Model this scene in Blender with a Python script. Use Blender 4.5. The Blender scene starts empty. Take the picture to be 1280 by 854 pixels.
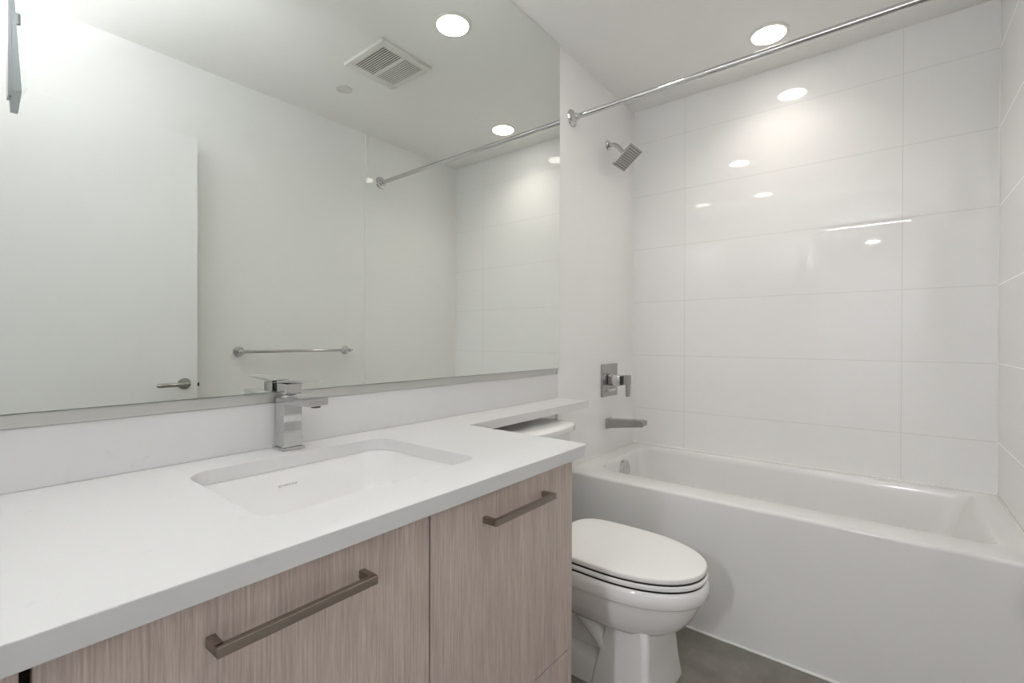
import bpy, bmesh, math, random
from mathutils import Vector, Matrix

C = bpy.context.scene.collection
SC = bpy.context.scene
random.seed(4)

# ------------------------------------------------------------------ camera, world, exposure
CAMZ = 1.1149
yaw, pitch, roll = math.radians(38.6555), math.radians(-0.2391), math.radians(0.173)
fwd = Vector((math.cos(yaw)*math.cos(pitch), math.sin(yaw)*math.cos(pitch), math.sin(pitch)))
rt = Vector((math.sin(yaw), -math.cos(yaw), 0))
up = rt.cross(fwd)
rt2 = rt*math.cos(roll) + up*math.sin(roll)
up2 = -rt*math.sin(roll) + up*math.cos(roll)
cam_data = bpy.data.cameras.new('camera')
cam = bpy.data.objects.new('camera', cam_data)
C.objects.link(cam)
m = Matrix((rt2, up2, -fwd)).transposed().to_4x4()
m.translation = Vector((0, 0, CAMZ))
cam.matrix_world = m
cam_data.sensor_width = 36
cam_data.lens = 588.565/1280*36
cam_data.clip_start = 0.01
SC.camera = cam

w = bpy.data.worlds.new('world')
SC.world = w
w.use_nodes = True
w.node_tree.nodes['Background'].inputs[0].default_value = (0.8, 0.85, 0.9, 1)
w.node_tree.nodes['Background'].inputs[1].default_value = 0.3

SC.view_settings.view_transform = 'Standard'
SC.view_settings.look = 'None'
SC.view_settings.gamma = 1
SC.view_settings.use_curve_mapping = False
SC.view_settings.exposure = 0.37
LAMP_A = 1.2
LAMP_B = 1.25
LAMP_C = 0.1      # watts of each ceiling lamp
HALL = 950.0
GLOBE_FILL = 880.0  # strength of the unseen globe added for fill light
UPLIGHT_FILL = 75.0  # strength of the uplight added over the doorway
SC.cycles.max_bounces = 14
SC.cycles.diffuse_bounces = 8
SC.cycles.glossy_bounces = 8
SC.cycles.transmission_bounces = 8
SC.cycles.sample_clamp_indirect = 6
SC.cycles.use_denoising = True

# ------------------------------------------------------------------ dimensions
ZC = 2.4526          # ceiling
YW = 1.1786          # tiled end wall (left)
YP = 1.190           # painted mirror wall
YR = -0.335          # right wall
XT = 1.812           # where the tile starts
XD = 2.6212          # long tiled wall
XN = -0.10           # near wall with the doorway
ZK = 0.848           # counter top
RIM = 0.513

# ------------------------------------------------------------------ materials
def mat(name, col, rough=0.5, metal=0.0, coat=0.0, spec=0.5, coatr=0.03):
    mt = bpy.data.materials.new(name)
    mt.use_nodes = True
    b = mt.node_tree.nodes['Principled BSDF']
    b.inputs['Base Color'].default_value = (*col, 1)
    b.inputs['Roughness'].default_value = rough
    b.inputs['Metallic'].default_value = metal
    b.inputs['Coat Weight'].default_value = coat
    b.inputs['Coat Roughness'].default_value = coatr
    b.inputs['Specular IOR Level'].default_value = spec
    return mt

def nodes(mt):
    nt = mt.node_tree
    return nt, nt.nodes, nt.links, nt.nodes['Principled BSDF']

def mottle(mt, c1, c2, scale, detail=4, lo=0.35, hi=0.65, stretch=(1, 1, 1), bump=0.0):
    nt, N, L, b = nodes(mt)
    tc = N.new('ShaderNodeNewGeometry')
    mp = N.new('ShaderNodeMapping'); mp.inputs['Scale'].default_value = stretch
    nz = N.new('ShaderNodeTexNoise'); nz.inputs['Scale'].default_value = scale; nz.inputs['Detail'].default_value = detail
    cr = N.new('ShaderNodeValToRGB')
    cr.color_ramp.elements[0].position = lo; cr.color_ramp.elements[0].color = (*c1, 1)
    cr.color_ramp.elements[1].position = hi; cr.color_ramp.elements[1].color = (*c2, 1)
    L.new(tc.outputs['Position'], mp.inputs[0]); L.new(mp.outputs[0], nz.inputs['Vector'])
    L.new(nz.outputs[0], cr.inputs[0]); L.new(cr.outputs[0], b.inputs['Base Color'])
    if bump:
        bp = N.new('ShaderNodeBump'); bp.inputs['Strength'].default_value = bump; bp.inputs['Distance'].default_value = 0.001
        L.new(nz.outputs[0], bp.inputs['Height']); L.new(bp.outputs[0], b.inputs['Normal'])
    return cr

def mathn(nt, op, a, bv=None, c=None):
    n = nt.nodes.new('ShaderNodeMath'); n.operation = op
    for i, v in enumerate((a, bv, c)):
        if v is None: continue
        if isinstance(v, (int, float)): n.inputs[i].default_value = v
        else: nt.links.new(v, n.inputs[i])
    return n.outputs[0]

def linemask(nt, coord, origin, pitch_, width):
    # 1 within width of each line
    a = mathn(nt, 'SUBTRACT', coord, origin)
    a = mathn(nt, 'DIVIDE', a, pitch_)
    a = mathn(nt, 'ADD', a, 100.5)
    a = mathn(nt, 'FRACT', a)
    a = mathn(nt, 'SUBTRACT', a, 0.5)
    a = mathn(nt, 'ABSOLUTE', a)
    a = mathn(nt, 'MULTIPLY', a, pitch_)
    return mathn(nt, 'LESS_THAN', a, width/2)

def tile_mat(name, tile_col, grout_col, ax, o1, p1, o2, p2, width, rough, coat):
    mt = mat(name, tile_col, rough, 0, coat, 0.12 if coat else 0.5, 0.015)
    nt, N, L, b = nodes(mt)
    g = N.new('ShaderNodeNewGeometry'); s = N.new('ShaderNodeSeparateXYZ')
    L.new(g.outputs['Position'], s.inputs[0])
    m1 = linemask(nt, s.outputs[ax[0]], o1, p1, width)
    m2 = linemask(nt, s.outputs[ax[1]], o2, p2, width)
    mx = mathn(nt, 'MAXIMUM', m1, m2)
    mix = N.new('ShaderNodeMix'); mix.data_type = 'RGBA'
    mix.inputs['A'].default_value = (*tile_col, 1); mix.inputs['B'].default_value = (*grout_col, 1)
    L.new(mx, mix.inputs['Factor']); L.new(mix.outputs['Result'], b.inputs['Base Color'])
    if coat:
        inv = mathn(nt, 'SUBTRACT', 1.0, mx)
        cw = mathn(nt, 'MULTIPLY', inv, coat)
        L.new(cw, b.inputs['Coat Weight'])
    return mt, mix, mx

M = {}
M['paint'] = mat('white_wall_paint', (0.86, 0.86, 0.855), 0.5)
mottle(M['paint'], (0.86, 0.86, 0.855), (0.87, 0.87, 0.865), 3)
M['ceiling'] = mat('white_ceiling_paint', (0.89, 0.885, 0.87), 0.8)
M['door'] = mat('satin_white_door_paint', (0.86, 0.865, 0.865), 0.38)
M['trim'] = mat('white_trim_paint', (0.84, 0.84, 0.83), 0.35)
M['tile_far'], _, _ = tile_mat('glossy_white_wall_tile', (0.87, 0.87, 0.865), (0.70, 0.695, 0.68), (1, 2), 0.8795, 0.9233, 0.7192, 0.3075, 0.0024, 0.42, 1.0)
M['tile_end'], _, _ = tile_mat('glossy_white_end_tile', (0.87, 0.87, 0.865), (0.79, 0.785, 0.77), (0, 2), 1.0, 5.0, 0.7192, 0.3075, 0.0022, 0.42, 1.0)
M['floor'], fmix, fmask = tile_mat('grey_concrete_floor_tile', (0.16, 0.145, 0.125), (0.185, 0.172, 0.155), (0, 1), 0.93, 0.61, -0.02, 0.61, 0.002, 0.5, 0.0)
nt = M['floor'].node_tree
nz = nt.nodes.new('ShaderNodeTexNoise'); nz.inputs['Scale'].default_value = 9; nz.inputs['Detail'].default_value = 9; nz.inputs['Roughness'].default_value = 0.65
gp = nt.nodes.new('ShaderNodeNewGeometry'); nt.links.new(gp.outputs['Position'], nz.inputs['Vector'])
cr = nt.nodes.new('ShaderNodeValToRGB')
cr.color_ramp.elements[0].position = 0.3; cr.color_ramp.elements[0].color = (0.16, 0.145, 0.128, 1)
cr.color_ramp.elements[1].position = 0.7; cr.color_ramp.elements[1].color = (0.25, 0.232, 0.208, 1)
nt.links.new(nz.outputs[0], cr.inputs[0]); nt.links.new(cr.outputs[0], fmix.inputs['A'])

M['quartz'] = mat('white_quartz', (0.83, 0.83, 0.825), 0.32)
cq = mottle(M['quartz'], (0.68, 0.68, 0.68), (0.725, 0.725, 0.725), 26, 6, 0.26, 0.34)
M['ceramic'] = mat('white_glazed_ceramic', (0.90, 0.897, 0.89), 0.12, 0, 0.6)
M['seat'] = mat('white_seat_plastic', (0.90, 0.895, 0.88), 0.22)
M['acrylic'] = mat('white_acrylic', (0.79, 0.785, 0.775), 0.2, 0, 0.4, 0.5, 0.06)
M['caulk'] = mat('white_caulk', (0.85, 0.84, 0.82), 0.5)
M['chrome'] = mat('polished_chrome', (0.62, 0.62, 0.62), 0.05, 1)
M['darkchrome'] = mat('smoked_chrome', (0.30, 0.31, 0.33), 0.12, 1)
M['satin'] = mat('satin_nickel', (0.42, 0.415, 0.405), 0.24, 1)
M['nickel'] = mat('brushed_bronze_nickel', (0.33, 0.285, 0.245), 0.33, 1)
M['alu'] = mat('satin_aluminium', (0.62, 0.62, 0.60), 0.45, 1)
M['mirror'] = mat('mirror_silver', (0.845, 0.875, 0.845), 0.0, 1)
M['glass_edge'] = mat('polished_glass_edge', (0.30, 0.36, 0.33), 0.2)
M['dark'] = mat('recess_shade', (0.012, 0.010, 0.009), 0.8)  # near-black colour stands in for shade inside gaps and slots
M['black'] = mat('black_metal', (0.04, 0.04, 0.04), 0.4, 0.5)
M['rubber'] = mat('grey_nozzle_rubber', (0.14, 0.14, 0.14), 0.6)
M['vent'] = mat('white_vent_plastic', (0.74, 0.735, 0.70), 0.4)
M['mark'] = mat('grey_printed_mark', (0.66, 0.66, 0.66), 0.4)
M['wood'] = mat('taupe_wood_laminate', (0.3, 0.24, 0.2), 0.42)
nt, N, L, b = nodes(M['wood'])
g = N.new('ShaderNodeNewGeometry')
def strn(scale, det, sx, sz, rough=0.6):
    mp = N.new('ShaderNodeMapping'); mp.inputs['Scale'].default_value = (sx, sx, sz)
    n = N.new('ShaderNodeTexNoise'); n.inputs['Scale'].default_value = scale; n.inputs['Detail'].default_value = det; n.inputs['Roughness'].default_value = rough
    L.new(g.outputs['Position'], mp.inputs[0]); L.new(mp.outputs[0], n.inputs['Vector'])
    return n.outputs[0]
fine = strn(6, 5, 60, 1.6, 0.75); broad = strn(3, 3, 7, 0.35)
cr1 = N.new('ShaderNodeValToRGB')
cr1.color_ramp.elements[0].position = 0.32; cr1.color_ramp.elements[0].color = (0.470, 0.380, 0.335, 1)
cr1.color_ramp.elements[1].position = 0.70; cr1.color_ramp.elements[1].color = (0.780, 0.685, 0.630, 1)
L.new(fine, cr1.inputs[0])
cr2 = N.new('ShaderNodeValToRGB')
cr2.color_ramp.elements[0].position = 0.3; cr2.color_ramp.elements[0].color = (0.86, 0.85, 0.87, 1)
cr2.color_ramp.elements[1].position = 0.7; cr2.color_ramp.elements[1].color = (1.0, 1.0, 0.98, 1)
L.new(broad, cr2.inputs[0])
mx = N.new('ShaderNodeMix'); mx.data_type = 'RGBA'; mx.blend_type = 'MULTIPLY'; mx.inputs['Factor'].default_value = 1
L.new(cr1.outputs[0], mx.inputs['A']); L.new(cr2.outputs[0], mx.inputs['B']); L.new(mx.outputs['Result'], b.inputs['Base Color'])
M['glass'] = mat('clear_glass', (0.95, 0.98, 0.98), 0.0)
M['glass'].node_tree.nodes['Principled BSDF'].inputs['Transmission Weight'].default_value = 1

def emis(name, col, s):
    mt = bpy.data.materials.new(name); mt.use_nodes = True
    nt = mt.node_tree; nt.nodes.clear()
    e = nt.nodes.new('ShaderNodeEmission'); o = nt.nodes.new('ShaderNodeOutputMaterial')
    e.inputs[0].default_value = (*col, 1); e.inputs[1].default_value = s
    nt.links.new(e.outputs[0], o.inputs[0])
    return mt
M['lamp'] = emis('lit_lamp_lens', (1.0, 0.93, 0.86), 16.0)
M['halllamp'] = emis('lit_hall_lamp_lens', (0.96, 0.965, 1.0), HALL)
M['fill_strip'] = emis('added_uplight_strip', (0.97, 0.97, 1.0), UPLIGHT_FILL)  # glow of the added uplight, fill for ceiling and room
M['fill_globe'] = emis('added_fill_globe', (0.97, 0.97, 1.0), GLOBE_FILL)  # glow of the added globe, fill for ceiling and door

# ------------------------------------------------------------------ helpers
def link(name, bm, mt, parent=None, smooth=False, origin=None):
    me = bpy.data.meshes.new(name)
    bmesh.ops.recalc_face_normals(bm, faces=bm.faces)
    org = Vector(origin) if origin is not None else Vector((0, 0, 0))
    if origin is not None:
        bmesh.ops.translate(bm, verts=bm.verts, vec=-org)
    bm.to_mesh(me); bm.free()
    me.materials.append(M[mt] if isinstance(mt, str) else mt)
    if smooth:
        for p in me.polygons: p.use_smooth = True
        me.set_sharp_from_angle(angle=math.radians(smooth if smooth is not True else 40))
    o = bpy.data.objects.new(name, me)
    C.objects.link(o)
    if parent is not None:
        o.parent = parent
        wl = world_loc(parent)
        o.location = org - wl
    else:
        o.location = org
    return o

def world_loc(o):
    v = Vector((0, 0, 0))
    while o is not None:
        v = v + Vector(o.location); o = o.parent
    return v

def thing(name, label, cat, loc, group=None):
    o = bpy.data.objects.new(name, None); C.objects.link(o)
    o.empty_display_size = 0.05
    o.location = loc; o['label'] = label; o['category'] = cat
    if group: o['group'] = group
    return o

def tag(o, label, cat, group=None):
    o['label'] = label; o['category'] = cat
    if group: o['group'] = group
    return o

def struct(name, bm, mt, **k):
    o = link(name, bm, mt, **k); o['kind'] = 'structure'
    return o

def box(bm, x0, x1, y0, y1, z0, z1, bev=0.0, seg=2):
    t = bmesh.new()
    bmesh.ops.create_cube(t, size=1)
    for v in t.verts:
        v.co = Vector((x0+(v.co.x+.5)*(x1-x0), y0+(v.co.y+.5)*(y1-y0), z0+(v.co.z+.5)*(z1-z0)))
    if bev: bmesh.ops.bevel(t, geom=t.edges[:], offset=bev, segments=seg, profile=0.5, affect='EDGES')
    merge(bm, t)
    return bm

def merge(bm, t):
    me = bpy.data.meshes.new('tmp'); t.to_mesh(me); t.free(); bm.from_mesh(me); bpy.data.meshes.remove(me)

def B(*a, **k): return box(bmesh.new(), *a, **k)

def loft(bm, loops, cap0=True, cap1=True):
    rows = [[bm.verts.new(p) for p in lp] for lp in loops]
    n = len(rows[0])
    for a, c in zip(rows, rows[1:]):
        for i in range(n):
            bm.faces.new((a[i], a[(i+1) % n], c[(i+1) % n], c[i]))
    if cap0: bm.faces.new(rows[0][::-1])
    if cap1: bm.faces.new(rows[-1])
    return bm

def frame_of(d):
    d = Vector(d).normalized()
    a = Vector((0, 0, 1)) if abs(d.z) < 0.9 else Vector((1, 0, 0))
    u = d.cross(a).normalized(); return u, u.cross(d).normalized()

def lathe(bm, c, axis, prof, n=40, cap0=True, cap1=True):
    """prof: list of (radius, distance along axis)"""
    u, v = frame_of(axis); ax = Vector(axis).normalized(); c = Vector(c)
    loops = [[c + ax*h + (u*math.cos(2*math.pi*i/n) + v*math.sin(2*math.pi*i/n))*max(r, 1e-5) for i in range(n)] for r, h in prof]
    return loft(bm, loops, cap0, cap1)

def tube(bm, pts, r, n=20):
    pts = [Vector(p) for p in pts]
    loops = []
    u = None
    for i, p in enumerate(pts):
        d = (pts[min(i+1, len(pts)-1)] - pts[max(i-1, 0)]).normalized()
        if u is None: u, _ = frame_of(d)
        u = (u - d*u.dot(d)).normalized(); v = d.cross(u)
        rr = r[i] if isinstance(r, (list, tuple)) else r
        loops.append([p + (u*math.cos(2*math.pi*k/n) + v*math.sin(2*math.pi*k/n))*rr for k in range(n)])
    return loft(bm, loops)

def rrect(x0, x1, y0, y1, r, z, k=8):
    """rounded rectangle loop; r is one radius or four (x0y0, x1y0, x1y1, x0y1)"""
    rs = r if isinstance(r, (list, tuple)) else (r,)*4
    cs = [(x0, y0, 1, 1, 180), (x1, y0, -1, 1, 270), (x1, y1, -1, -1, 0), (x0, y1, 1, -1, 90)]
    out = []
    for (cx, cy, sx, sy, a0), rr in zip(cs, rs):
        ox, oy = cx+sx*rr, cy+sy*rr
        for i in range(k+1):
            a = math.radians(a0 + 90*i/k)
            out.append((ox+rr*math.cos(a), oy+rr*math.sin(a), z))
    return out

def poly_plate(outer, holes, z0, z1):
    bm = bmesh.new()
    edges = []
    for lp in [outer] + holes:
        vs = [bm.verts.new((p[0], p[1], z1)) for p in lp]
        for i in range(len(vs)): edges.append(bm.edges.new((vs[i], vs[(i+1) % len(vs)])))
    bmesh.ops.triangle_fill(bm, use_beauty=True, use_dissolve=False, edges=edges)
    r = bmesh.ops.extrude_face_region(bm, geom=bm.faces[:])
    for v in [e for e in r['geom'] if isinstance(e, bmesh.types.BMVert)]: v.co.z = z0
    return bm

def bevel_mod(o, wd, seg=2, ang=40):
    md = o.modifiers.new('bevel', 'BEVEL'); md.width = wd; md.segments = seg
    md.limit_method = 'ANGLE'; md.angle_limit = math.radians(ang)

# ------------------------------------------------------------------ room shell
struct('floor', B(-3.9, 2.72, -1.4, 1.9, -0.06, 0), 'floor')
struct('ceiling', B(-3.9, 2.72, -1.4, 1.9, ZC, ZC+0.06), 'ceiling')
wl = struct('wall_left', B(XN-0.12, 2.72, YP, YP+0.1, 0, ZC), 'paint')
link('tile_cladding', B(XT, XD, YW, YP, 0, ZC), 'tile_end', wl)
link('tile_edge_trim', B(XT-0.006, XT+0.0005, YW-0.002, YP, 0, ZC, bev=0.001), 'trim', wl)
wr = struct('wall_right', B(XN-0.12, XT-0.002, YR-0.11, YR-0.0015, 0, ZC), 'paint')
link('tile_cladding', B(XT-0.002, 2.72, YR-0.11, YR, 0, ZC), 'tile_end', wr)
link('tile_edge_trim', B(XT-0.012, XT+0.0005, YR-0.01, YR+0.005, 0, ZC, bev=0.0005), 'trim', wr)
wf = struct('wall_far', B(XD+0.01, 2.72, YR-0.01, YP, 0, ZC), 'paint')
link('tile_cladding', B(XD, XD+0.01, YR-0.01, YP, 0, ZC), 'tile_far', wf)
bm = bmesh.new()
loft(bm, [[(XD-0.0035, YR, z), (XD, YR, z), (XD, YR+0.0035, z)] for z in (RIM, ZC-0.001)])
struct('trim_2', bm, 'caulk')
# near wall with the doorway the camera stands in
DY0, DY1, DZ = -0.245, 0.553, 2.06
bm = bmesh.new()
box(bm, XN-0.12, XN, YR-0.01, DY0, 0, ZC)
box(bm, XN-0.12, XN, DY1, YP, 0, ZC)
box(bm, XN-0.12, XN, DY0, DY1, DZ, ZC)
struct('wall_near', bm, 'paint')
bm = bmesh.new()
box(bm, XN, XN+0.014, DY0-0.055, DY0, 0, DZ+0.06, bev=0.002)
box(bm, XN, XN+0.014, DY1, DY1+0.06, 0, DZ+0.06, bev=0.002)
box(bm, XN, XN+0.014, DY0, DY1, DZ, DZ+0.06, bev=0.002)
struct('trim_1', bm, 'trim')
# hall beyond the doorway
struct('wall_hall_back', B(-3.9, -3.8, -1.3, 1.8, 0, ZC), 'paint')
struct('wall_hall_right', B(-3.8, XN-0.12, -1.4, -1.3, 0, ZC), 'paint')
struct('wall_hall_left', B(-3.8, XN-0.12, 1.8, 1.9, 0, ZC), 'paint')
bm = B(XN-0.22, XN-0.12, -1.3, YR-0.11, 0, ZC); box(bm, XN-0.22, XN-0.12, YP+0.1, 1.8, 0, ZC)
struct('wall_hall_near', bm, 'paint')
# baseboards
struct('baseboard_left', B(1.024, XT-0.007, YP-0.012, YP, 0, 0.09, bev=0.002), 'trim')
struct('baseboard_right', B(XN+0.014, XT-0.012, YR-0.0013, YR+0.010, 0, 0.09, bev=0.002), 'trim')

# door leaf folded back against the right wall
d = thing('bathroom_door', 'open white slab door with a satin lever, folded back along the wall', 'door', (0.4, -0.24, 0.01))
link('door_slab', B(0.02, 0.812, -0.257, -0.222, 0.008, 2.062, bev=0.0015), 'door', d)
link('latch_plate', B(0.8118, 0.8135, -0.250, -0.229, 0.865, 0.925), 'satin', d)
bm = B(0.812, 0.823, -0.247, -0.233, 0.888, 0.905, bev=0.002)
link('latch_bolt', bm, 'black', d)
h = link('handle_rose', lathe(bmesh.new(), (0.757, -0.222, 0.905), (0, 1, 0), [(0.026, 0), (0.0265, 0.006), (0.025, 0.009), (0.012, 0.010), (0.010, 0.045)], 40), 'satin', d, smooth=30)
bm = tube(bmesh.new(), [(0.767, -0.176, 0.905), (0.755, -0.176, 0.905), (0.70, -0.176, 0.905), (0.648, -0.174, 0.905), (0.640, -0.174, 0.905)], [0.006, 0.0095, 0.0095, 0.0095, 0.006], 20)
link('lever', bm, 'satin', h, smooth=50)
for z in (0.25, 1.05, 1.82):
    link('hinge', lathe(bmesh.new(), (0.008, -0.214, z), (0, 0, 1), [(0.007, 0), (0.007, 0.09)], 16), 'satin', d, smooth=40)

# ------------------------------------------------------------------ bathtub
TX0, TX1 = 1.8516, XD-0.001
TY0, TY1 = YR+0.001, YW-0.001
t = thing('bathtub', 'white alcove bathtub with plain apron below the white tiled wall', 'bathtub', (2.23, 0.42, 0))
K = 10
lo = []
lo.append(rrect(TX0, TX1, TY0, TY1, 0.004, 0.004, K))
lo.append(rrect(TX0, TX1, TY0, TY1, 0.004, RIM-0.012, K))
for i in range(1, 7):
    a = math.radians(90*i/6)
    q = 0.011*(1-math.cos(a)); 
    lo.append([(max(x, TX0+q), y, RIM-0.012+0.012*math.sin(a)) for x, y, z in rrect(TX0, TX1, TY0, TY1, 0.004, 0, K)])
ix0, ix1, iy0, iy1 = 1.980, 2.572, -0.255, 1.078
def inner(dx, dy0, dy1, r, z):
    return rrect(ix0+dx, ix1-dx, iy0+dy0, iy1-dy1, r, z, K)
lo.append(inner(-0.012, -0.012, -0.012, (0.05, 0.05, 0.13, 0.13), RIM))
lo.append(inner(-0.004, -0.004, -0.004, (0.045, 0.045, 0.125, 0.125), RIM-0.002))
lo.append(inner(0.0, 0.0, 0.0, (0.045, 0.045, 0.12, 0.12), RIM-0.008))
lo.append(inner(0.004, 0.010, 0.004, (0.05, 0.05, 0.12, 0.12), RIM-0.03))
lo.append(inner(0.02, 0.07, 0.018, (0.07, 0.07, 0.12, 0.12), 0.32))
lo.append(inner(0.04, 0.15, 0.040, (0.09, 0.09, 0.12, 0.12), 0.17))
lo.append(inner(0.07, 0.21, 0.070, (0.10, 0.10, 0.10, 0.10), 0.125))
lo.append(inner(0.13, 0.27, 0.130, 0.08, 0.112))
link('tub_shell', loft(bmesh.new(), lo), 'acrylic', t, smooth=35)
bm = bmesh.new()
ov = link('overflow_plate', loft(bm, [[(2.268+0.050*s*math.cos(a)*1.0, 1.071-dy, 0.440+0.052*s*math.sin(a)) for a in [2*math.pi*i/40 for i in range(40)]] for s, dy in ((1, -0.012), (1, 0.012), (0.9, 0.016), (0.4, 0.019))]), 'chrome', t, smooth=40)
link('drain', lathe(bmesh.new(), (2.268, 0.80, 0.112), (0, 0, 1), [(0.034, -0.002), (0.034, 0.002), (0.028, 0.004), (0.02, 0.003)], 32), 'chrome', t, smooth=30)
bm = bmesh.new()
box(bm, TX0-0.007, TX0+0.001, YR+0.001, YP-0.013, 0.0, 0.007, bev=0.002)
link('caulk_line', bm, 'caulk', t)
bm = bmesh.new()
box(bm, TX0+0.02, XD-0.0005, YW-0.006, YW-0.0003, RIM-0.001, RIM+0.005, bev=0.002)
box(bm, XD-0.006, XD-0.0003, YR+0.001, YW-0.001, RIM-0.001, RIM+0.005, bev=0.002)
box(bm, TX0+0.02, XD-0.0005, YR+0.0003, YR+0.006, RIM-0.001, RIM+0.005, bev=0.002)
link('wall_caulk', bm, 'caulk', t)

# ------------------------------------------------------------------ vanity cabinet
CF = 0.620           # door face
v = thing('vanity_cabinet', 'taupe wood grain vanity cabinet with bar handles under the white counter', 'cabinet', (0.48, 0.9, 0))
CX0, CX1, CZ1 = -0.095, 1.020, 0.8175
SPL, LEFT = 0.549, 0.060
bm = bmesh.new()
box(bm, CX0, CX0+0.016, CF+0.020, YP-0.002, 0.10, CZ1)
box(bm, CX1-0.018, CX1, CF+0.001, YP-0.002, 0.10, CZ1)
box(bm, CX0, CX1, CF+0.03, YP-0.002, 0.10, 0.118)
box(bm, CX0, CX1, YP-0.012, YP-0.002, 0.10, CZ1)
box(bm, CX0, CX1-0.02, 1.09, 1.1, 0.10, CZ1)
link('carcass', bm, 'wood', v)
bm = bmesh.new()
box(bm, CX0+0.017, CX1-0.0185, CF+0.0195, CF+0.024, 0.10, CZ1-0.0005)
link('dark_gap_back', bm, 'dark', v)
link('toe_kick', B(CX0, CX1-0.005, CF+0.06, CF+0.075, 0.0, 0.10), 'wood', v)
ZS = 0.343
def handle(x0, x1, z, par):
    bm = bmesh.new(); s = 0.0125; yf = 0.585
    box(bm, x0, x1, yf, yf+0.010, z-s/2, z+s/2, bev=0.0008)
    box(bm, x0, x0+0.010, yf+0.005, CF, z-s/2, z+s/2, bev=0.0008)
    box(bm, x1-0.010, x1, yf+0.005, CF, z-s/2, z+s/2, bev=0.0008)
    return link('handle', bm, 'nickel', par)
def front(name, x0, x1, z0, z1, hx=None):
    f = link(name, B(x0, x1, CF, CF+0.019, z0, z1, bev=0.0008, seg=1), 'wood', v)
    if hx: handle(hx[0], hx[1], 0.7610, f)
    return f
front('drawer_front', LEFT+0.003, SPL-0.0018, ZS+0.0018, 0.8165-0.003, (0.205, 0.418))
front('drawer_front', SPL+0.0018, CX1-0.001, ZS+0.0018, 0.8165-0.003, (0.685, 0.895))
front('drawer_front', LEFT+0.003, SPL-0.0018, 0.105, ZS-0.0018)
front('drawer_front', SPL+0.0018, CX1-0.001, 0.105, ZS-0.0018)
front('filler_panel', CX0, LEFT-0.006, 0.105, 0.8135)

# ------------------------------------------------------------------ countertop with ledge over the toilet
KX0, KX1, KY0, KL = XN+0.001, 1.064, 0.600, 1.026
r = 0.004
outer = [(KX0, KY0), (KX1-0.016, KY0), (KX1-0.0099, KY0+0.0012), (KX1-0.0047, KY0+0.0047), (KX1-0.0012, KY0+0.0099), (KX1, KY0+0.016), (KX1, KL-0.006), (KX1+0.002, KL-0.002), (KX1+0.006, KL),
         (1.826, KL), (1.8315, KL+0.0025), (1.834, KL+0.008), (1.834, YW-0.003), (XT-0.008, YW-0.003), (XT-0.008, YP-0.001), (KX0, YP-0.001)]
SX0, SX1, SY0, SY1 = 0.316, 0.780, 0.722, 1.078
hole = [(p[0], p[1]) for p in rrect(SX0, SX1, SY0, SY1, (0.03, 0.03, 0.055, 0.055), 0, 8)][::-1]
ct = link('countertop', poly_plate(outer, [hole], ZK-0.030, ZK), 'quartz', origin=(0.5, 0.9, ZK-0.03))
bevel_mod(ct, 0.0015, 2, 50)
tag(ct, 'white quartz countertop with narrow ledge running on above the toilet', 'countertop')
bs = link('backsplash', B(KX0, XT-0.0065, 1.176, YP-0.001, ZK+0.0003, 0.9585, bev=0.0012), 'quartz', origin=(0.85, 1.18, ZK))
tag(bs, 'low white quartz backsplash between countertop and large mirror', 'backsplash')

# sink
s = thing('undermount_sink', 'rectangular white undermount sink set in the quartz countertop', 'sink', (0.548, 0.9, 0.70))
SZ = ZK-0.0305
lo = [rrect(SX0-0.025, SX1+0.025, SY0-0.025, SY1+0.025, 0.05, SZ-0.014),
      rrect(SX0-0.025, SX1+0.025, SY0-0.025, SY1+0.025, 0.05, SZ),
      rrect(SX0-0.003, SX1+0.003, SY0-0.003, SY1+0.003, (0.035, 0.035, 0.06, 0.06), SZ),
      rrect(SX0-0.001, SX1+0.001, SY0-0.001, SY1+0.001, (0.035, 0.035, 0.06, 0.06), SZ-0.004),
      rrect(SX0+0.006, SX1-0.010, SY0+0.006, SY1-0.006, (0.04, 0.04, 0.06, 0.06), SZ-0.05),
      rrect(SX0+0.018, SX1-0.030, SY0+0.016, SY1-0.018, 0.065, SZ-0.10),
      rrect(SX0+0.035, SX1-0.055, SY0+0.035, SY1-0.040, 0.07, SZ-0.125),
      rrect(SX0+0.075, SX1-0.10, SY0+0.075, SY1-0.085, 0.06, SZ-0.134),
      rrect(0.545-0.03, 0.545+0.03, 0.90-0.03, 0.90+0.03, 0.0299, SZ-0.138),
      rrect(0.545-0.022, 0.545+0.022, 0.90-0.022, 0.90+0.022, 0.0219, SZ-0.142),
      rrect(0.545-0.03, 0.545+0.03, 0.90-0.03, 0.90+0.03, 0.0299, SZ-0.152),
      rrect(SX0+0.02, SX1-0.04, SY0+0.02, SY1-0.02, 0.07, SZ-0.140),
      rrect(SX0-0.006, SX1+0.004, SY0-0.006, SY1+0.006, 0.05, SZ-0.06)]
link('basin', loft(bmesh.new(), lo, False, False), 'ceramic', s, smooth=40)
link('drain', lathe(bmesh.new(), (0.545, 0.90, SZ-0.1415), (0, 0, 1), [(0.0215, -0.003), (0.0215, 0.002), (0.019, 0.0035), (0.016, 0.002)], 32), 'chrome', s, smooth=30)
bm = bmesh.new()
for i in range(6):
    box(bm, 0.500+i*0.0075, 0.5050+i*0.0075, 1.0705, 1.0725, SZ-0.038, SZ-0.034)
link('maker_mark', bm, 'mark', s)

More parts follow.
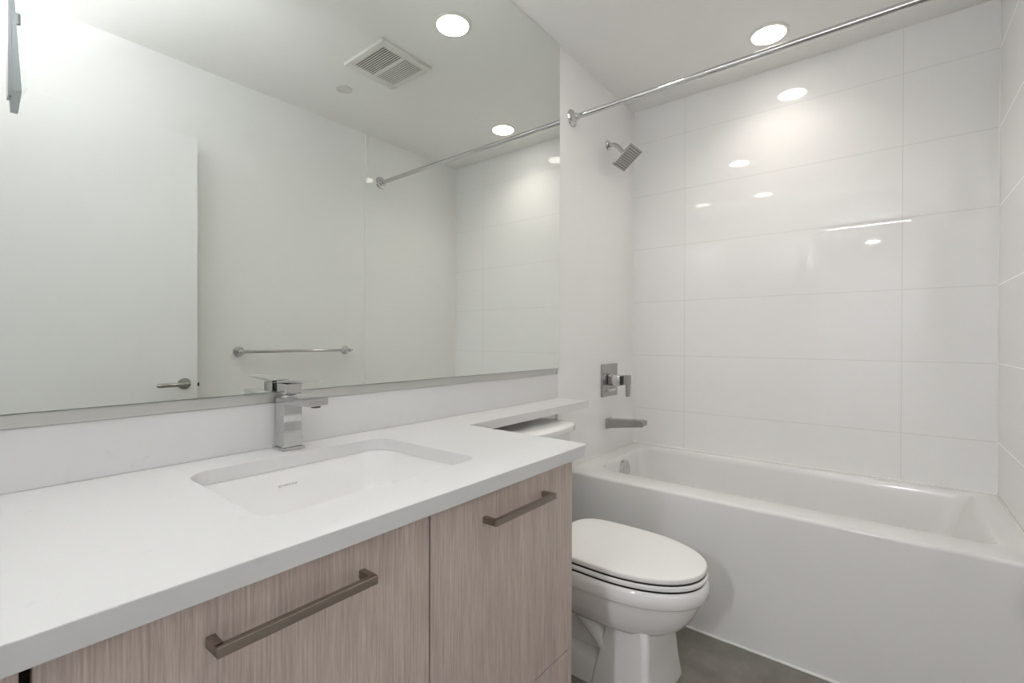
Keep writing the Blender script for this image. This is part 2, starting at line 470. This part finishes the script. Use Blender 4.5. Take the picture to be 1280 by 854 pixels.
# faucet
f = thing('faucet', 'square chrome single-handle faucet standing behind the sink', 'faucet', (0.5545, 1.138, ZK))
x0, x1, y0, y1 = 0.5325, 0.5775, 1.117, 1.160
link('base_plate', B(x0-0.005, x1+0.005, y0-0.006, y1+0.006, ZK+0.0005, ZK+0.0075, bev=0.0016), 'chrome', f)
link('column', B(x0, x1, y0, y1, ZK+0.007, 0.972, bev=0.002), 'chrome', f)
bm = bmesh.new()
loft(bm, [[(x0, y0+0.004, 0.9585), (x1, y0+0.004, 0.9585), (x1, y0+0.004, 0.9745), (x0, y0+0.004, 0.9745)],
          [(x0, 0.998, 0.9635), (x1, 0.998, 0.9635), (x1, 0.998, 0.9810), (x0, 0.998, 0.9810)]])
sp = link('spout', bm, 'chrome', f); bevel_mod(sp, 0.0018, 2)
link('aerator', lathe(bmesh.new(), (0.555, 1.012, 0.9645), (0, 0, -1), [(0.0105, 0), (0.0105, 0.005), (0.009, 0.0055)], 28), 'black', sp, smooth=30)
link('handle_collar', lathe(bmesh.new(), (0.555, 1.138, 0.971), (0, 0, 1), [(0.018, 0), (0.018, 0.008), (0.016, 0.010), (0.016, 0.013)], 32), 'chrome', f, smooth=30)
hb = link('handle', B(0.5335, 0.5765, 1.112, 1.155, 0.9825, 1.0085, bev=0.002), 'chrome', f)
bm = bmesh.new()
loft(bm, [[(0.5335, 1.156, 1.0080), (0.5765, 1.156, 1.0080), (0.5765, 1.156, 1.0130), (0.5335, 1.156, 1.0130)],
          [(0.5335, 1.022, 1.0160), (0.5765, 1.022, 1.0160), (0.5765, 1.022, 1.0190), (0.5335, 1.022, 1.0190)]])
lv = link('lever_blade', bm, 'chrome', hb); bevel_mod(lv, 0.001, 2)

# ------------------------------------------------------------------ mirror
mr = thing('wall_mirror', 'large frameless wall mirror from backsplash up to the ceiling', 'mirror', (0.86, 1.18, 0.958))
MX0, MX1, MZ0, MZ1 = XN+0.001, 1.8045, 0.9845, 2.4445
link('backing', B(MX0, MX1, 1.1690, YP-0.0005, MZ0, MZ1), 'glass_edge', mr)
bm = B(MX0+0.001, MX1-0.0015, 1.1680, 1.1688, MZ0+0.001, MZ1-0.0015)
link('mirror_glass', bm, 'mirror', mr)
link('bottom_channel', B(MX0, 1.785, 1.1720, YP-0.0005, 0.9590, MZ0, bev=0.002), 'alu', mr)
link('polished_top_edge', B(MX0, MX1, 1.1655, YP-0.0008, MZ1, MZ1+0.0040), 'trim', mr)

# ------------------------------------------------------------------ toilet
TC = 1.445
tl = thing('toilet', 'white two-piece toilet with closed lid between vanity and bathtub', 'toilet', (TC, 0.8, 0))
def egg(w_, yf, ym, yb, z, nf=2.15, nb=2.7, n=72, cx=TC):
    out = []
    for i in range(n):
        a = 2*math.pi*i/n
        c_, s_ = math.cos(a), math.sin(a)
        e = 2/nf if s_ < 0 else 2/nb
        x = cx + w_*math.copysign(abs(c_)**e, c_)
        y = ym + ((yb-ym) if s_ > 0 else (ym-yf))*math.copysign(abs(s_)**e, s_)
        out.append((x, y, z))
    return out
def slab(w_, yf, ym, yb, z0, z1, rd, nb=2.7):
    lo = []
    for i in range(5):
        a = math.radians(90*i/4); q = rd*(1-math.sin(a)); lo.append(egg(w_-q, yf+q, ym, yb-q, z0+rd*(1-math.cos(a)), nb=nb))
    for i in range(6):
        a = math.radians(90*i/5); q = rd*(1-math.cos(a)); lo.append(egg(w_-q, yf+q, ym, yb-q, z1-rd+rd*math.sin(a), nb=nb))
    return lo
lid_loops = slab(0.175, 0.420, 0.690, 0.925, 0.4145, 0.4325, 0.006, 4.2)
lid_loops += [egg(0.150, 0.446, 0.690, 0.900, 0.4336, nb=4.2), egg(0.08, 0.53, 0.690, 0.84, 0.4350, nb=4.2)]
link('lid', loft(bmesh.new(), lid_loops), 'seat', tl, smooth=50)
link('seat', loft(bmesh.new(), slab(0.177, 0.417, 0.690, 0.930, 0.3950, 0.4100, 0.005, 4.2)), 'seat', tl, smooth=50)
bm = bmesh.new()
loft(bm, slab(0.172, 0.423, 0.690, 0.918, 0.388, 0.4150, 0.001, 4.2))
link('gap_shade', bm, 'dark', tl)  # near-black slab paints the shade between lid, seat and bowl
for sx in (-0.07, 0.07):
    link('hinge', B(TC+sx-0.02, TC+sx+0.02, 0.925, 0.955, 0.392, 0.418, bev=0.005, seg=3), 'seat', tl, smooth=40)
lo = []
def bowl(w_, yf, ym, yb, z, nb=3.0): lo.append(egg(w_, yf, ym, yb, z, nb=nb))
bowl(0.060, 0.63, 0.70, 0.95, 0.205)
bowl(0.100, 0.555, 0.70, 0.98, 0.212)
bowl(0.128, 0.505, 0.70, 1.00, 0.228)
bowl(0.146, 0.474, 0.70, 1.00, 0.250)
bowl(0.157, 0.454, 0.70, 1.00, 0.278)
bowl(0.165, 0.441, 0.695, 0.995, 0.305)
bowl(0.1685, 0.4345, 0.69, 0.99, 0.325)
bowl(0.169, 0.4335, 0.69, 0.99, 0.335)
bowl(0.1695, 0.4330, 0.69, 0.99, 0.3375)
bowl(0.1765, 0.4195, 0.69, 0.99, 0.341)
bowl(0.1790, 0.4155, 0.69, 0.99, 0.346)
bowl(0.180, 0.4140, 0.69, 0.99, 0.362)
bowl(0.179, 0.4150, 0.69, 0.99, 0.378)
bowl(0.176, 0.4190, 0.69, 0.985, 0.386)
bowl(0.171, 0.4250, 0.69, 0.98, 0.390)
bowl(0.12, 0.50, 0.69, 0.95, 0.3905)
link('bowl', loft(bmesh.new(), lo), 'ceramic', tl, smooth=50)
# front pedestal: a squared column with chamfered corners
def ped(wf, wb, yf, yb, ch, z):
    return [(TC-wf+ch, yf, z), (TC+wf-ch, yf, z), (TC+wf, yf+ch, z), (TC+wb, yb, z), (TC-wb, yb, z), (TC-wf, yf+ch, z)]
lo = [ped(0.142, 0.108, 0.530, 0.745, 0.014, 0.0), ped(0.142, 0.108, 0.530, 0.743, 0.014, 0.015), ped(0.134, 0.106, 0.540, 0.730, 0.013, 0.08), ped(0.128, 0.104, 0.546, 0.712, 0.012, 0.15),
      ped(0.125, 0.100, 0.546, 0.700, 0.012, 0.20), ped(0.115, 0.100, 0.556, 0.700, 0.012, 0.25)]
pd = link('pedestal', loft(bmesh.new(), lo), 'ceramic', tl, smooth=45)
bevel_mod(pd, 0.010, 4, 20)
# rear body and trapway
bm = bmesh.new()
loft(bm, [rrect(TC-0.098, TC+0.098, 0.70, 1.03, 0.04, 0.0), rrect(TC-0.098, TC+0.098, 0.70, 1.03, 0.04, 0.065), rrect(TC-0.092, TC+0.092, 0.70, 1.025, 0.04, 0.085), rrect(TC-0.050, TC+0.050, 0.69, 1.01, 0.04, 0.095), rrect(TC-0.050, TC+0.050, 0.68, 1.01, 0.04, 0.25)])
link('rear_base', bm, 'ceramic', tl, smooth=50)
for sx in (-1, 1):
    bm = bmesh.new()
    pts = []
    for i in range(17):
        a = i/16
        pts.append((TC+sx*(0.078-0.02*a), 0.685+0.30*a, 0.128+0.235*a**0.9))
    tube(bm, pts, 0.031, 24)
    link('trapway', bm, 'ceramic', tl, smooth=60)
bm = bmesh.new()
loft(bm, [rrect(TC-0.10, TC+0.10, 0.90, 1.14, 0.05, 0.26), rrect(TC-0.15, TC+0.15, 0.90, 1.15, 0.05, 0.33), rrect(TC-0.16, TC+0.16, 0.91, 1.16, 0.05, 0.385)])
link('tank_deck', bm, 'ceramic', tl, smooth=50)
def tankloop(w_, yf, z, bow=0.028, n=20):
    out = []
    for i in range(n+1):
        a = -1+2*i/n
        out.append((TC+w_*a, yf+bow*a*a+0.02*abs(a)**10, z))
    out += [(TC+w_, 1.168, z), (TC, 1.172, z), (TC-w_, 1.168, z)]
    return out
link('tank', loft(bmesh.new(), [tankloop(0.170, 0.985, 0.386), tankloop(0.178, 0.975, 0.41), tankloop(0.189, 0.965, 0.752)]), 'ceramic', tl, smooth=40)
tk = link('tank_lid', loft(bmesh.new(), [tankloop(0.194, 0.958, 0.7525), tankloop(0.201, 0.949, 0.757), tankloop(0.203, 0.947, 0.765), tankloop(0.202, 0.948, 0.778), tankloop(0.196, 0.956, 0.785), tankloop(0.15, 1.0, 0.787)]), 'ceramic', tl, smooth=40)
bm = tube(bmesh.new(), [(TC-0.184, 1.03, 0.70), (TC-0.206, 1.03, 0.70)], 0.012, 20)
box(bm, TC-0.212, TC-0.204, 0.955, 1.035, 0.693, 0.707, bev=0.002)
link('flush_lever', bm, 'chrome', tl, smooth=40)

# ------------------------------------------------------------------ shower fittings
FX = 2.290
# rod
rd = thing('shower_rod', 'straight chrome shower rod spanning the tub between both walls', 'curtain rod', (1.921, 0.42, 2.163))
RX, RZ = 1.9205, 2.164
link('rod', tube(bmesh.new(), [(RX, YR+0.004, RZ), (RX, YW-0.004, RZ)], 0.0127, 28), 'chrome', rd, smooth=60)
for y, sg in ((YW, -1), (YR, 1)):
    link('flange', lathe(bmesh.new(), (RX, y-sg*(-0.0002), RZ), (0, sg, 0), [(0.039, 0), (0.0395, 0.004), (0.037, 0.008), (0.026, 0.011), (0.020, 0.013), (0.018, 0.030), (0.0165, 0.032)], 40), 'chrome', rd, smooth=25)

# shower head
sh = thing('overhead_shower', 'square chrome shower head on a short arm above the tub', 'shower head', (FX, YW, 2.15))
link('arm_flange', lathe(bmesh.new(), (FX, YW-0.0002, 2.155), (0, -1, 0), [(0.028, 0), (0.028, 0.004), (0.022, 0.009), (0.012, 0.011)], 32), 'chrome', sh, smooth=30)
tl_, bl_ = Vector((FX, 1.012, 2.100)), Vector((FX, 1.117, 2.020))
cen = (tl_+bl_)/2; dirv = (tl_-bl_).normalized(); nrm = Vector((0, -dirv.z, dirv.y))   # pointing down and out
if nrm.z > 0: nrm = -nrm
back = cen - nrm*0.028
pts = [Vector((FX, YW-0.002, 2.155))]
P0, P1, P2, P3 = Vector((FX, YW-0.002, 2.155)), Vector((FX, YW-0.055, 2.158)), back - nrm*0.035, back
for i in range(1, 17):
    a = i/16
    pts.append(P0*(1-a)**3 + P1*3*a*(1-a)**2 + P2*3*a*a*(1-a) + P3*a**3)
link('arm', tube(bmesh.new(), pts, 0.0115, 20), 'chrome', sh, smooth=60)
link('swivel', lathe(bmesh.new(), back - nrm*0.004, nrm, [(0.010, -0.006), (0.0145, -0.002), (0.0155, 0.006), (0.0145, 0.012), (0.019, 0.018), (0.023, 0.026)], 32), 'chrome', sh, smooth=40)
bm = bmesh.new()
X = Vector((1, 0, 0)); hw = 0.066
def sq(hx, off):
    return [cen + X*(sx*hx) + dirv*(sy*hx) - nrm*off for sx, sy in ((-1, -1), (1, -1), (1, 1), (-1, 1))]
loft(bm, [sq(0.040, 0.013), sq(hw-0.002, 0.0095), sq(hw, 0.008), sq(hw, 0.001), sq(hw-0.001, 0.0)])
hd = link('head_plate', bm, 'satin', sh)
bm = bmesh.new()
for i in range(10):
    for j in range(10):
        c_ = cen + X*((i-4.5)*0.0122) + dirv*((j-4.5)*0.0122)
        lathe(bm, c_ , nrm, [(0.0026, 0), (0.0022, 0.0022), (0.0012, 0.003)], 6)
nzl = link('nozzles', bm, 'rubber', hd); nzl['kind'] = 'stuff'

# valve
VX, VZ = 2.305, 0.900
vt = thing('shower_valve', 'square chrome shower valve plate with lever handle on the white tile', 'shower valve', (VX, YW, VZ))
link('wall_plate', B(VX-0.088, VX+0.088, YW-0.011, YW-0.0002, VZ-0.087, VZ+0.086, bev=0.003, seg=3), 'satin', vt)
bm = B(2.270, 2.332, 1.096, YW-0.010, 0.872, 0.932, bev=0.012, seg=4)
link('handle_base', bm, 'chrome', vt, smooth=40)
lh = link('handle_neck', B(2.276, 2.326, 1.084, 1.097, 0.878, 0.926, bev=0.002), 'black', vt)
bm = bmesh.new()
loft(bm, [[(2.290, 1.060, 0.818), (2.318, 1.060, 0.818), (2.318, 1.072, 0.818), (2.290, 1.072, 0.818)],
          [(2.290, 1.056, 0.880), (2.320, 1.056, 0.880), (2.320, 1.073, 0.880), (2.290, 1.073, 0.880)],
          [(2.286, 1.055, 0.886), (2.322, 1.055, 0.886), (2.322, 1.0845, 0.886), (2.286, 1.0845, 0.886)],
          [(2.286, 1.055, 0.930), (2.322, 1.055, 0.930), (2.322, 1.0845, 0.930), (2.286, 1.0845, 0.930)]])
link('lever', bm, 'satin', vt)
link('diverter_knob', B(VX-0.040, VX+0.040, YW-0.026, YW-0.010, VZ-0.060, VZ-0.045, bev=0.003), 'chrome', vt)

# tub spout
ts = thing('tub_spout', 'chrome tub spout below the shower valve on tiled wall', 'tub faucet', (FX+0.008, YW, 0.67))
sx0, sx1 = FX-0.016, FX+0.036
bm = bmesh.new()
loft(bm, [[(sx0-.003, YW-0.0003, 0.640), (sx1+.003, YW-0.0003, 0.640), (sx1+.003, YW-0.0003, 0.695), (sx0-.003, YW-0.0003, 0.695)],
          [(sx0-.003, YW-0.010, 0.640), (sx1+.003, YW-0.010, 0.640), (sx1+.003, YW-0.010, 0.695), (sx0-.003, YW-0.010, 0.695)],
          [(sx0, YW-0.011, 0.644), (sx1, YW-0.011, 0.644), (sx1, YW-0.011, 0.693), (sx0, YW-0.011, 0.693)],
          [(sx0, 0.985, 0.670), (sx1, 0.985, 0.670), (sx1, 0.985, 0.703), (sx0, 0.985, 0.703)],
          [(sx0, 0.968, 0.676), (sx1, 0.968, 0.676), (sx1, 0.968, 0.699), (sx0, 0.968, 0.699)]])
so = link('spout_body', bm, 'satin', ts); bevel_mod(so, 0.002, 2)
link('outlet', lathe(bmesh.new(), (FX+0.010, 0.995, 0.672), (0, 0, -1), [(0.014, -0.002), (0.014, 0.004), (0.010, 0.005)], 24), 'black', so, smooth=30)

# towel bar on the right wall
tb = thing('towel_bar', 'slim chrome towel bar on the painted wall seen in the mirror', 'towel bar', (1.345, YR-0.0015, 1.05))
BY, BZ = YR+0.055, 1.047
link('bar', tube(bmesh.new(), [(1.018, BY, BZ), (1.672, BY, BZ)], 0.0078, 20), 'chrome', tb, smooth=60)
for x in (1.036, 1.655):
    link('post', lathe(bmesh.new(), (x, YR-0.0013, BZ), (0, 1, 0), [(0.0265, 0), (0.0268, 0.005), (0.024, 0.008), (0.010, 0.010), (0.009, 0.048), (0.011, 0.050), (0.011, 0.066), (0.009, 0.067)], 36), 'chrome', tb, smooth=30)

# ------------------------------------------------------------------ ceiling fixtures
def downlight(x, y, label, lampmat='lamp', r=0.0665, power=1.0, spread=155):
    t = thing('ceiling_downlight', label, 'ceiling light', (x, y, ZC-0.008), 'round recessed ceiling lights')
    link('trim_ring', lathe(bmesh.new(), (x, y, ZC-0.0003), (0, 0, -1), [(r+0.013, 0), (r+0.0125, 0.004), (r+0.002, 0.007), (r, 0.0065), (r, 0.001)], 56, True, True), 'vent', t, smooth=30)
    link('lens', lathe(bmesh.new(), (x, y, ZC-0.0015), (0, 0, -1), [(r-0.0005, 0.0005), (r-0.0005, 0.0072)], 56), lampmat, t)
    if power:
        ld = bpy.data.lights.new('downlight_beam', 'AREA'); ld.shape = 'DISK'; ld.size = 2*r-0.004
        ld.energy = power; ld.spread = math.radians(spread); ld.color = (1.0, 0.915, 0.82)
        lo_ = bpy.data.objects.new('downlight_beam', ld); C.objects.link(lo_); lo_.parent = t; lo_.location = (0, 0, -0.0025)
downlight(2.305, 0.415, 'round lit ceiling light over the bathtub beside the shower rod', power=LAMP_A, spread=128)
downlight(1.405, 0.885, 'round lit ceiling light above the toilet, nearest the vent in the mirror', power=LAMP_B)
downlight(0.445, 0.90, 'round lit ceiling light above the sink, seen only reflected in the tile', power=LAMP_C)
downlight(-2.75, 0.17, 'round lit ceiling light in the hall, a tiny tile reflection', 'halllamp', power=0)

vn = thing('ceiling_vent', 'square white exhaust fan grille on the ceiling, seen in the mirror', 'ceiling vent', (1.413, 0.430, ZC-0.02))
vx0, vx1, vy0, vy1 = 1.270, 1.560, 0.275, 0.580
za, zb = ZC-0.018, ZC-0.0005
ox = [(vx0+0.030, 1.4055), (1.4245, vx1-0.030)]; oy = (vy0+0.045, vy1-0.035)
bm = bmesh.new()
box(bm, vx0, vx1, vy0, oy[0], za, zb, bev=0.004)
box(bm, vx0, vx1, oy[1], vy1, za, zb, bev=0.004)
for a, b_ in ((vx0, ox[0][0]), (ox[0][1], ox[1][0]), (ox[1][1], vx1)):
    box(bm, a, b_, oy[0]-0.006, oy[1]+0.006, za, zb, bev=0.0035 if a != ox[0][1] else 0.001)
link('grille_frame', bm, 'vent', vn, smooth=30)
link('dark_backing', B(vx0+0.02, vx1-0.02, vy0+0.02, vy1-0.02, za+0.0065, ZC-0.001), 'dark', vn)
for (a, b_), tilt in zip(ox, (-1, 1)):
    bm = bmesh.new()
    n = 9
    st = (b_-a)/n
    sw = 0.0060 if tilt < 0 else 0.0078
    for i in range(n+1):
        xc = a + st*i
        box(bm, max(xc-sw/2, a-0.001), min(xc+sw/2, b_+0.001), oy[0]-0.004, oy[1]+0.004, za+0.001, za+0.0022)
    link('louver_slats', bm, 'vent', vn)
sk = link('sprinkler_cover', lathe(bmesh.new(), (1.405, 0.060, ZC-0.0003), (0, 0, -1), [(0.030, 0), (0.030, 0.005), (0.041, 0.005), (0.041, 0.0075), (0.040, 0.008)], 48), 'vent', smooth=30, origin=(1.405, 0.060, ZC))
tag(sk, 'flat round white sprinkler cover plate on the ceiling near the vent', 'sprinkler cover')

# ------------------------------------------------------------------ guessed sconce by the doorway; its unseen bowl and lit globe are added fill
sc = thing('guessed_sconce', 'guessed chrome and glass sconce at the mirror far left, with added unseen uplight globe', 'wall light', (XN, 0.66, 1.74))
link('back_plate', B(XN+0.0005, XN+0.012, 0.618, 0.705, 1.66, 1.98, bev=0.003), 'chrome', sc)
link('added_bowl_arm', B(XN+0.011, -0.045, 0.654, 0.668, 1.672, 1.686, bev=0.002), 'darkchrome', sc)
GX, GY, GZ = 0.022, 0.661, 1.745
link('added_bowl_shade', lathe(bmesh.new(), (GX, GY, GZ+0.009), (0, 0, -1), [(0.062, 0.0), (0.0635, -0.001), (0.065, 0.0), (0.064, 0.02), (0.056, 0.055), (0.036, 0.085), (0.012, 0.095), (0.010, 0.093), (0.034, 0.082), (0.054, 0.053), (0.062, 0.02)], 40, False, False), 'satin', sc, smooth=40)  # added, unseen; keeps the globe light off counter and tile
link('added_globe', lathe(bmesh.new(), (GX, GY, GZ), (0, 0, -1), [(0.002, 0.0), (0.018, 0.004), (0.030, 0.018), (0.034, 0.034), (0.030, 0.050), (0.018, 0.066), (0.010, 0.078)], 32), 'fill_globe', sc, smooth=60)  # added, unseen light source that brightens ceiling and door
link('panel_arm', B(XN+0.011, 0.160, 0.655, 0.667, 1.958, 1.972, bev=0.002), 'darkchrome', sc)
fr = link('panel_frame', B(0.128, 0.134, 0.640, 0.680, 1.700, 1.960, bev=0.001), 'darkchrome', sc)
bm = bmesh.new()
box(bm, 0.134, 0.150, 0.655, 0.661, 1.885, 1.915, bev=0.002)
lo = [[(0.133, 0.652, 1.668), (0.146, 0.652, 1.668), (0.146, 0.668, 1.668), (0.133, 0.668, 1.668)],
      [(0.130, 0.650, 1.72), (0.152, 0.650, 1.72), (0.152, 0.670, 1.72), (0.130, 0.670, 1.72)],
      [(0.131, 0.650, 1.96), (0.139, 0.650, 1.96), (0.139, 0.670, 1.96), (0.131, 0.670, 1.96)]]
loft(bm, lo)
link('panel_clip', bm, 'darkchrome', fr)
bm = bmesh.new()
loft(bm, [[(0.146, y, 1.690), (0.166, y, 1.745), (0.166, y, 1.965), (0.150, y, 1.965), (0.150, y, 1.75)] for y in (0.645, 0.675)])
link('glass_panel', bm, 'glass', sc)

ul = thing('added_uplight', 'added unseen uplight trough above the doorway, brightening the ceiling mirrored in the tiles', 'wall light', (XN, 0.155, 2.15))  # added out of view to brighten the ceiling and fill the room
bm = bmesh.new()
TR = [(XN+0.0005, 2.135), (XN+0.06, 2.135), (XN+0.10, 2.160), (XN+0.10, 2.190), (XN+0.094, 2.190), (XN+0.094, 2.164), (XN+0.058, 2.142), (XN+0.0065, 2.142), (XN+0.0065, 2.190), (XN+0.0005, 2.190)]
loft(bm, [[(x, y, z) for x, z in TR] for y in (-0.17, 0.48)])
box(bm, XN+0.0005, XN+0.10, -0.173, -0.169, 2.135, 2.19); box(bm, XN+0.0005, XN+0.10, 0.479, 0.483, 2.135, 2.19)
link('trough', bm, 'trim', ul)
link('added_light_strip', B(XN+0.022, XN+0.078, -0.15, 0.46, 2.1435, 2.166), 'fill_strip', ul)
